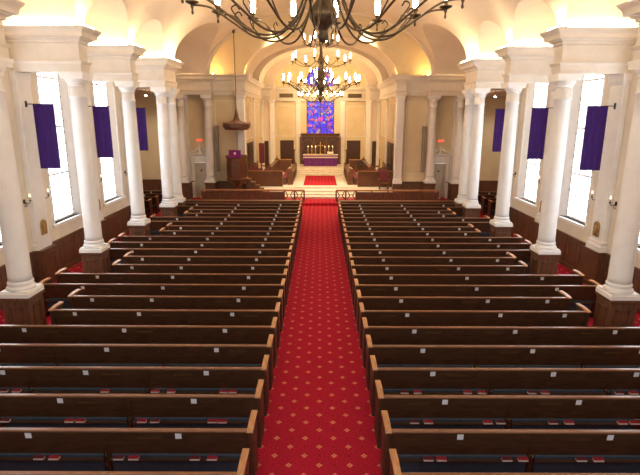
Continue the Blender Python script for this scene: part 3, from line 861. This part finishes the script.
# ------------------------------------------------------------------ chandeliers
def make_chandelier(label, loc):
    t = thing('chandelier', label, 'chandelier', loc, 0, 'tiered bronze chandeliers')
    top = ZT+B0-loc[2] if loc[1] < YF else ZT+2.68-loc[2]
    b = MB(); b.lathe([(.01, 0), (.05, .03), (.075, .08), (.055, .13), (.07, .17), (.13, .23), (.18, .31), (.19, .37), (.15, .44), (.09, .52), (.12, .62), (.19, .72), (.20, .80), (.15, .88), (.13, .95), (.10, 1.2),
                       (.13, 1.35), (.17, 1.45), (.15, 1.55), (.08, 1.7), (.06, 2.1), (.10, 2.25), (.12, 2.32), (.07, 2.45), (.04, 2.7), (.05, 2.9), (.02, 3.0)], n=20)
    b.build('stem', 'bronze', t)
    b = MB(); b.tube([(0, 0, 2.95), (0, 0, top)], .018, 8); b.build('hanging_rod', 'bronze', t)
    b = MB(); b.lathe([(.03, top-.15), (.10, top-.08), (.13, top+.0)], n=14); b.build('ceiling_rose', 'bronze', t)
    for (n_, R_, zc, ph, z_at, dip) in ((16, 1.76, .50, 7, .68, -.30), (8, 1.35, 1.45, 12, 1.45, -.18), (6, .78, 2.25, 20, 2.3, -.15)):
        key = ('arm', n_)
        if n_ == 16: pts = [(.14, 0, 1.05), (.20, 0, .72), (.36, 0, .32), (.60, 0, .10), (.90, 0, .09), (1.20, 0, .27), (1.46, 0, .44), (1.62, 0, .49), (R_, 0, zc)]
        else: pts = [(.08, 0, z_at), (.25, 0, z_at+.02), (R_*.42, 0, zc+dip), (R_*.7, 0, zc+dip+.02), (R_*.88, 0, zc-.05), (R_, 0, zc)]
        def arm_f():
            a = MB(); a.tube(smooth_curve(pts), 0.0145 if n_ == 16 else .013, 7)
            if n_ == 16: a.tube(smooth_curve([(1.0, 0, .14), (1.12, 0, .27), (1.18, 0, .36), (1.12, 0, .40), (1.08, 0, .35)], 4), .010, 6)
            a.lathe([(.004, zc-.12), (.02, zc-.10), (.012, zc-.05), (.024, zc-.02), (.02, zc+.02)], R_, 0, 8)
            return a.mesh('arm', 'bronze')
        def cup_f():
            a = MB(); a.lathe([(.02, zc+.0), (.085, zc+.03), (.095, zc+.045), (.03, zc+.05), (.025, zc+.09), (.042, zc+.10), (.042, zc+.12)], R_, 0, 12); return a.mesh('drip_cup', 'bronze')
        def bulb_f():
            a = MB(); a.lathe([(.026, zc+.12), (.037, zc+.16), (.040, zc+.27), (.033, zc+.35), (.012, zc+.385)], R_, 0, 10); return a.mesh('bulb', 'bulb')
        am, cm, bm_ = cached(key, arm_f), cached(key+('c',), cup_f), cached(key+('b',), bulb_f)
        for k in range(n_):
            ang = PI/2-math.radians(ph+360/n_*k)
            o = inst('arm', am, t, (0, 0, 0), ang); inst('drip_cup', cm, o); inst('bulb', bm_, o)
    b = MB()
    for k in range(8):
        a = k*PI/4; ca, sa = math.cos(a), math.sin(a)
        pts = [(.13, 1.02), (.22, 1.12), (.31, 1.06), (.29, .95), (.22, .97)]
        b.tube(smooth_curve([(r*ca, r*sa, z) for r, z in pts], 4), .012, 6)
    b.build('scroll_ring', 'bronze', t)
    return t
make_chandelier('large bronze chandelier nearest the camera, cut by the top edge', (.03, 7.0, 6.24))
make_chandelier('tiered candle chandelier hanging mid-nave over the aisle, wholly in view', (.02, 24.2, 6.24))
make_chandelier('farthest tiered chandelier, hanging in the chancel before the stained glass', (0, 41.3, 6.24))

# ------------------------------------------------------------------ stained glass, reredos, altar
f = MB(); zb, zt, hw = 3.72, 8.2, 1.15
arc = [(hw*math.cos(PI*k/20), zt+hw*.95*math.sin(PI*k/20)) for k in range(21)]
g = MB(); g.prismy([(-hw, zb), (hw, zb)]+arc, 45.12, 45.16)
for k in range(1, 4): x = -hw+2*hw*k/4; f.box(x-.02, x+.02, 45.05, 45.12, zb, zt+hw*.95*math.sqrt(max(0, 1-(x/hw)**2)))
for k in range(1, 9): z = zb+(zt-zb)*k/8; f.box(-hw, hw, 45.06, 45.12, z-.015, z+.015)
f.tube([(x, 45.05, z) for x, z in arc], .05); f.box(-hw-.06, -hw, 45.0, 45.15, zb, zt); f.box(hw, hw+.06, 45.0, 45.15, zb, zt)
wf = struct(f, 'window_7', 'glassdark'); g.build('pane', 'stained', wf)
fig = MB()
for cx, cz, r in ((0, 5.9, .2),):
    fig.lathe([(r, 0), (r, .01)], 0, 0, 24)
q = fig.build('medallion', mat('rose glass', (.7, .05, .3), .3, emit=(.9, .08, .4), es=.8), wf, (0, 45.11, 4.95)); q.rotation_euler.x = PI/2
sp = MB()
for k in range(20):
    (xa, za), (xb, zb_) = arc[k], arc[k+1]; sp.prismy([(xa*1.05, za), (xb*1.05, zb_), (xb*1.05, 9.35), (xa*1.05, 9.35)], 45.0, 45.3)
struct(sp, 'wall_window_spandrel', 'beige')

t = thing('reredos', 'dark carved wooden reredos standing behind the altar', 'reredos', (0, 44.6, 1.1))
b = MB(); b.box(-1.75, 1.75, 0, .2, 0, 2.35); b.build('panel', 'darkwood', t)
b = MB(); b.loft(-1.6, 1.6, -.02, .25, [(2.35, 0), (2.5, .0), (2.54, .06), (2.62, .1), (2.66, .1)]); b.build('cornice', 'panelwood', t)
b = MB()
for g_ in (-1, 1): b.box(g_*1.7-.1, g_*1.7+.1, -.08, .0, 0, 2.35); b.box(g_*.55-.06, g_*.55+.06, -.06, 0, .9, 2.3)
b.build('pilaster', 'midwood', t)
for xx in (-1.1, 0, 1.1):
    b = MB(); b.box(-.4, .4, -.03, 0, 1.15, 1.2); pts = [(.4*math.cos(PI*k/12), -.02, 1.85+.3*math.sin(PI*k/12)) for k in range(13)]; b.tube(pts, .03); b.box(-.43, -.37, -.05, 0, 1.15, 1.85); b.box(.37, .43, -.05, 0, 1.15, 1.85)
    b.build('niche_arch', 'midwood', t, (xx, 0, 0))
t = thing('altar', 'altar dressed with purple frontal and white linen', 'altar', (0, 43.1, 1.1))
b = MB(); b.box(-1.4, 1.4, -.38, .38, 0, .9); b.build('table', 'panelwood', t)
b = MB(); b.box(-1.48, 1.48, -.45, .45, .9, .95); b.build('altar_top', 'midwood', t)
for xx in (-.97, 0, .97):
    b = MB(); b.box(-.455, .455, -.40, -.38, .03, .74); b.build('purple_frontal', 'altarpurple', t, (xx, 0, 0))
b = MB(); b.box(-1.47, 1.47, -.44, -.40, .70, .78); b.box(-1.47, 1.47, -.44, -.40, .86, .90); b.build('frontal_fringe', 'linen', t)
b = MB(); b.box(-1.47, 1.47, -.43, -.40, .78, .86); b.build('superfrontal', 'magenta', t)
b = MB(); b.box(-1.45, 1.5, -.46, .4, .95, .965); b.box(-1.46, -1.44, -.3, .3, .5, .95); b.build('altar_linen', 'linen', t)
for k, x in enumerate((-1.05, -.72, -.4, .4, .72, 1.05)):
    c = thing('altar_candle', 'brass altar candlestick with a tall candle, %s from the left' % ORD[k], 'candlestick', (x, 43.25, 2.065), 0, 'altar candlesticks')
    b = MB(); b.lathe([(.08, 0), (.08, .02), (.03, .05), (.02, .12), (.035, .16), (.02, .2), (.045, .26)], n=12); b.build('candlestick', 'brass', c)
    b = MB(); b.lathe([(.018, .26), (.018, .62)], n=8); b.build('candle', 'candle', c)
    b = MB(); b.lathe([(.006, .62), (.018, .65), (.003, .72)], n=8); b.build('flame', 'flame', c)
c = thing('altar_cross', 'brass cross standing at the middle of the altar', 'cross', (0, 43.3, 2.065))
b = MB(); b.lathe([(.13, 0), (.13, .03), (.05, .08), (.03, .18)], n=12); b.build('base', 'brass', c)
b = MB(); b.box(-.03, .03, -.02, .02, .18, 1.05); b.box(-.24, .24, -.02, .02, .70, .76); b.build('cross', 'brass', c)
c = thing('missal_stand', 'white open service book on a stand, right on the altar', 'book', (.85, 42.95, 2.065))
b = MB(); b.box(-.18, .18, -.1, .1, 0, .03); b.box(-.02, .02, -.02, .05, .03, .14); b.build('stand', 'brass', c)
b = MB()
for g_ in (-1, 1): b.prismy([(0, .14), (g_*.26, .18), (g_*.26, .22), (0, .18)][::g_], -.16, .14)
o = b.build('open_book', 'linen', c); o.rotation_euler.x = .5
for s in (-1, 1):
    c = thing('processional_torch', 'dark candle stand at the %s end of the altar' % side_word(s), 'candle stand', (s*2.15, 41.9, 1.1), 0, 'candle stands')
    b = MB(); b.lathe([(.16, 0), (.16, .04), (.05, .1), (.035, .5), (.06, .6), (.06, .66), (.035, .75), (.035, 1.3), (.09, 1.38), (.1, 1.45)], n=12); b.build('stand', 'panelwood', c)
    b = MB(); b.lathe([(.03, 1.45), (.03, 1.8)], n=8); b.build('candle', 'candle', c)
    c = thing('credence_cabinet', 'low wooden cabinet by the %s side of the altar' % side_word(s), 'cabinet', (s*2.95, 42.4, .65), 0, 'low cabinets')
    b = MB(); b.box(-.5, .5, -.25, .25, 0, 1.0); b.build('body', 'midwood', c)
    b = MB(); b.box(-.54, .54, -.29, .29, 1.0, 1.05); b.build('top', 'capwood', c)
    for g_ in (-1, 1): b = MB(); b.box(-.22, .22, -.02, 0, .1, .9); b.build('door', 'panelwood', c, (g_*.24, -.25, 0))

# ------------------------------------------------------------------ choir stalls and chancel furniture
for s in (-1, 1):
    w_ = side_word(s)
    for r, x in enumerate((1.95, 3.4)):
        y0, y1 = 34.35, 40.6 if r == 0 else 40.8
        t = thing('choir_stall', '%s row of choir stalls from the chancel middle, %s side' % (ORD[r], w_), 'choir stall', (s*x, y0, .65+.0), 0, 'choir stalls')
        L = y1-y0; z = r*.32
        b = MB(); b.box(-.04, .04, 0, L, 0, .82+z)
        for k in range(7):
            a = .15+k*(L-.3)/7; e_ = a+(L-.3)/7-.12
            for za, zb_ in ((.1, .14), (.68, .72)): b.box(-s*.04, -s*.06, a, e_, za, zb_)
            b.box(-s*.04, -s*.06, a, a+.04, .1, .72); b.box(-s*.04, -s*.06, e_-.04, e_, .1, .72)
        b.build('front_panel', 'midwood', t)
        b = MB(); b.prismy([(-.06, .80+z), (-.06, .86+z), (.22, .84+z), (.22, .80+z)] if s > 0 else [(.06, .80+z), (.06, .86+z), (-.22, .84+z), (-.22, .80+z)], 0, L); b.build('desk_ledge', 'midwood', t)
        b = MB(); b.box(s*.38, s*.75, 0, L, 0, .42+z); bn = b.build('bench', 'panelwood', t)
        b = MB(); b.box(s*.40, s*.73, .1, L-.1, .42+z, .46+z); b.build('seat_cushion', 'redcloth', bn)
        for yy in (0, L):
            b = MB(); b.prismy([(-s*.06, 0), (s*.30, 0), (s*.30, .86+z), (s*.1, .98+z), (-s*.06, .9+z)], yy-.03, yy+.03); b.build('end_panel', 'midwood', t)
            b = MB(); b.lathe([(.03, .93+z), (.05, .98+z), (.02, 1.03+z), (.045, 1.09+z), (.01, 1.16+z)], s*.1, yy, 8); b.build('poppyhead', 'midwood', t)
    # front desk facing the nave
    t = thing('prayer_desk', 'broad panelled prayer desk at the chancel front, %s side' % w_, 'desk', (s*3.7, 33.45, .65), 0, 'prayer desks')
    b = MB(); b.box(-1.15, 1.15, -.04, .04, 0, 1.02)
    for k in range(5):
        a = -1.12+k*.46
        b.box(a, a+.38, -.06, -.04, .1, .14); b.box(a, a+.38, -.06, -.04, .88, .92); b.box(a, a+.04, -.06, -.04, .1, .92); b.box(a+.34, a+.38, -.06, -.04, .1, .92)
    b.build('front_panel', 'midwood', t)
    b = MB(); b.prismx([(-.08, 1.02), (-.08, 1.08), (.3, 1.02), (.3, .96)], -1.2, 1.2); b.build('desk_top', 'capwood', t)
    for g_ in (-1, 1): b = MB(); b.box(g_*1.15-.03, g_*1.15+.03, -.06, .35, 0, 1.0); b.build('end_panel', 'midwood', t)
    # clergy armchair
    t = thing('clergy_chair', 'tall wooden armchair with patterned red cloth, %s' % ('before the right prayer desk' if s > 0 else 'behind the left prayer desk'), 'chair', (4.2, 32.95, .52) if s > 0 else (-4.58, 34.3, .65), PI, 'clergy chairs')
    b = MB(); b.box(-.3, .3, -.28, .28, .40, .47); b.build('seat', 'midwood', t)
    b = MB(); b.box(-.24, .24, -.3, -.25, .55, 1.25); b.build('back_cloth', 'redcloth', t)
    b = MB(); b.box(-.31, -.25, -.32, -.24, .4, 1.4); b.box(.25, .31, -.32, -.24, .4, 1.4); b.prismy([(-.31, 1.3), (.31, 1.3), (.31, 1.38), (0, 1.52), (-.31, 1.38)], -.32, -.25); b.build('back_frame', 'midwood', t)
    for g_ in (-1, 1):
        b = MB(); b.box(g_*.3-.03, g_*.3+.03, -.25, .28, .68, .73); b.box(g_*.3-.025, g_*.3+.025, .2, .26, .47, .68); b.build('armrest', 'midwood', t)
        for yy in (-.26, .24): b = MB(); b.box(g_*.27-.03, g_*.27+.03, yy-.03, yy+.03, 0, .4); b.build('leg', 'midwood', t)
    for k, (x, y) in enumerate(((4.5, 35.5), (4.5, 36.5), (4.5, 37.5), (4.5, 39.9))):
        t = thing('stall_chair', '%s red-seated wooden chair among the choir stalls, %s' % (ORD[k], w_), 'chair', (s*x, y, .65+.0), s*PI/2, 'chairs among the choir stalls')
        b = MB(); b.box(-.22, .22, -.2, .2, .72, .78); b.build('seat', 'redcloth', t)
        b = MB(); b.box(-.22, -.18, -.2, -.16, .78, 1.3); b.box(.18, .22, -.2, -.16, .78, 1.3); b.box(-.22, .22, -.2, -.17, 1.1, 1.32); b.build('backrest', 'midwood', t)
        for gx in (-1, 1):
            for gy in (-1, 1): b = MB(); b.box(gx*.19-.02, gx*.19+.02, gy*.17-.02, gy*.17+.02, 0, .72); b.build('leg', 'midwood', t)
for k, (x, y) in enumerate(((2.98, 38.6), (2.98, 39.9), (2.98, 37.3))):
    t = thing('music_stand', '%s black music stand above the right choir stalls' % ('middle', 'farthest', 'nearest')[k], 'music stand', (x, y, .65), -PI/2, 'black music stands')
    b = MB(); b.tube([(0, 0, .05), (0, 0, 1.1)], .02); b.build('pole', 'black', t)
    b = MB(); b.prismx([(-.1, 1.0), (.12, 1.22), (.14, 1.2), (-.08, .97)], -.32, .32); b.build('desk', 'black', t)
    for q_ in range(3):
        a = q_*2*PI/3; b = MB(); b.tube([(0, 0, .2), (.17*math.cos(a), .17*math.sin(a), .01)], .015); b.build('foot', 'black', t)
# processional banner, left
t = thing('church_banner', 'narrow red and white banner on a stand beside the left chancel door', 'banner', (-4.45, 38.45, .65))
b = MB(); b.tube([(0, 0, 0), (0, 0, 2.9)], .02); b.build('pole', 'brass', t)
b = MB(); b.lathe([(.2, 0), (.2, .04), (.04, .1)], n=12); b.build('base', 'iron', t)
b = MB(); b.box(-.2, .2, -.04, -.02, 1.1, 2.6); b.build('cloth', 'redcloth', t)
b = MB(); b.lathe([(.02, 2.9), (.05, 2.97), (.01, 3.05)], n=8); b.build('finial', 'brass', t)
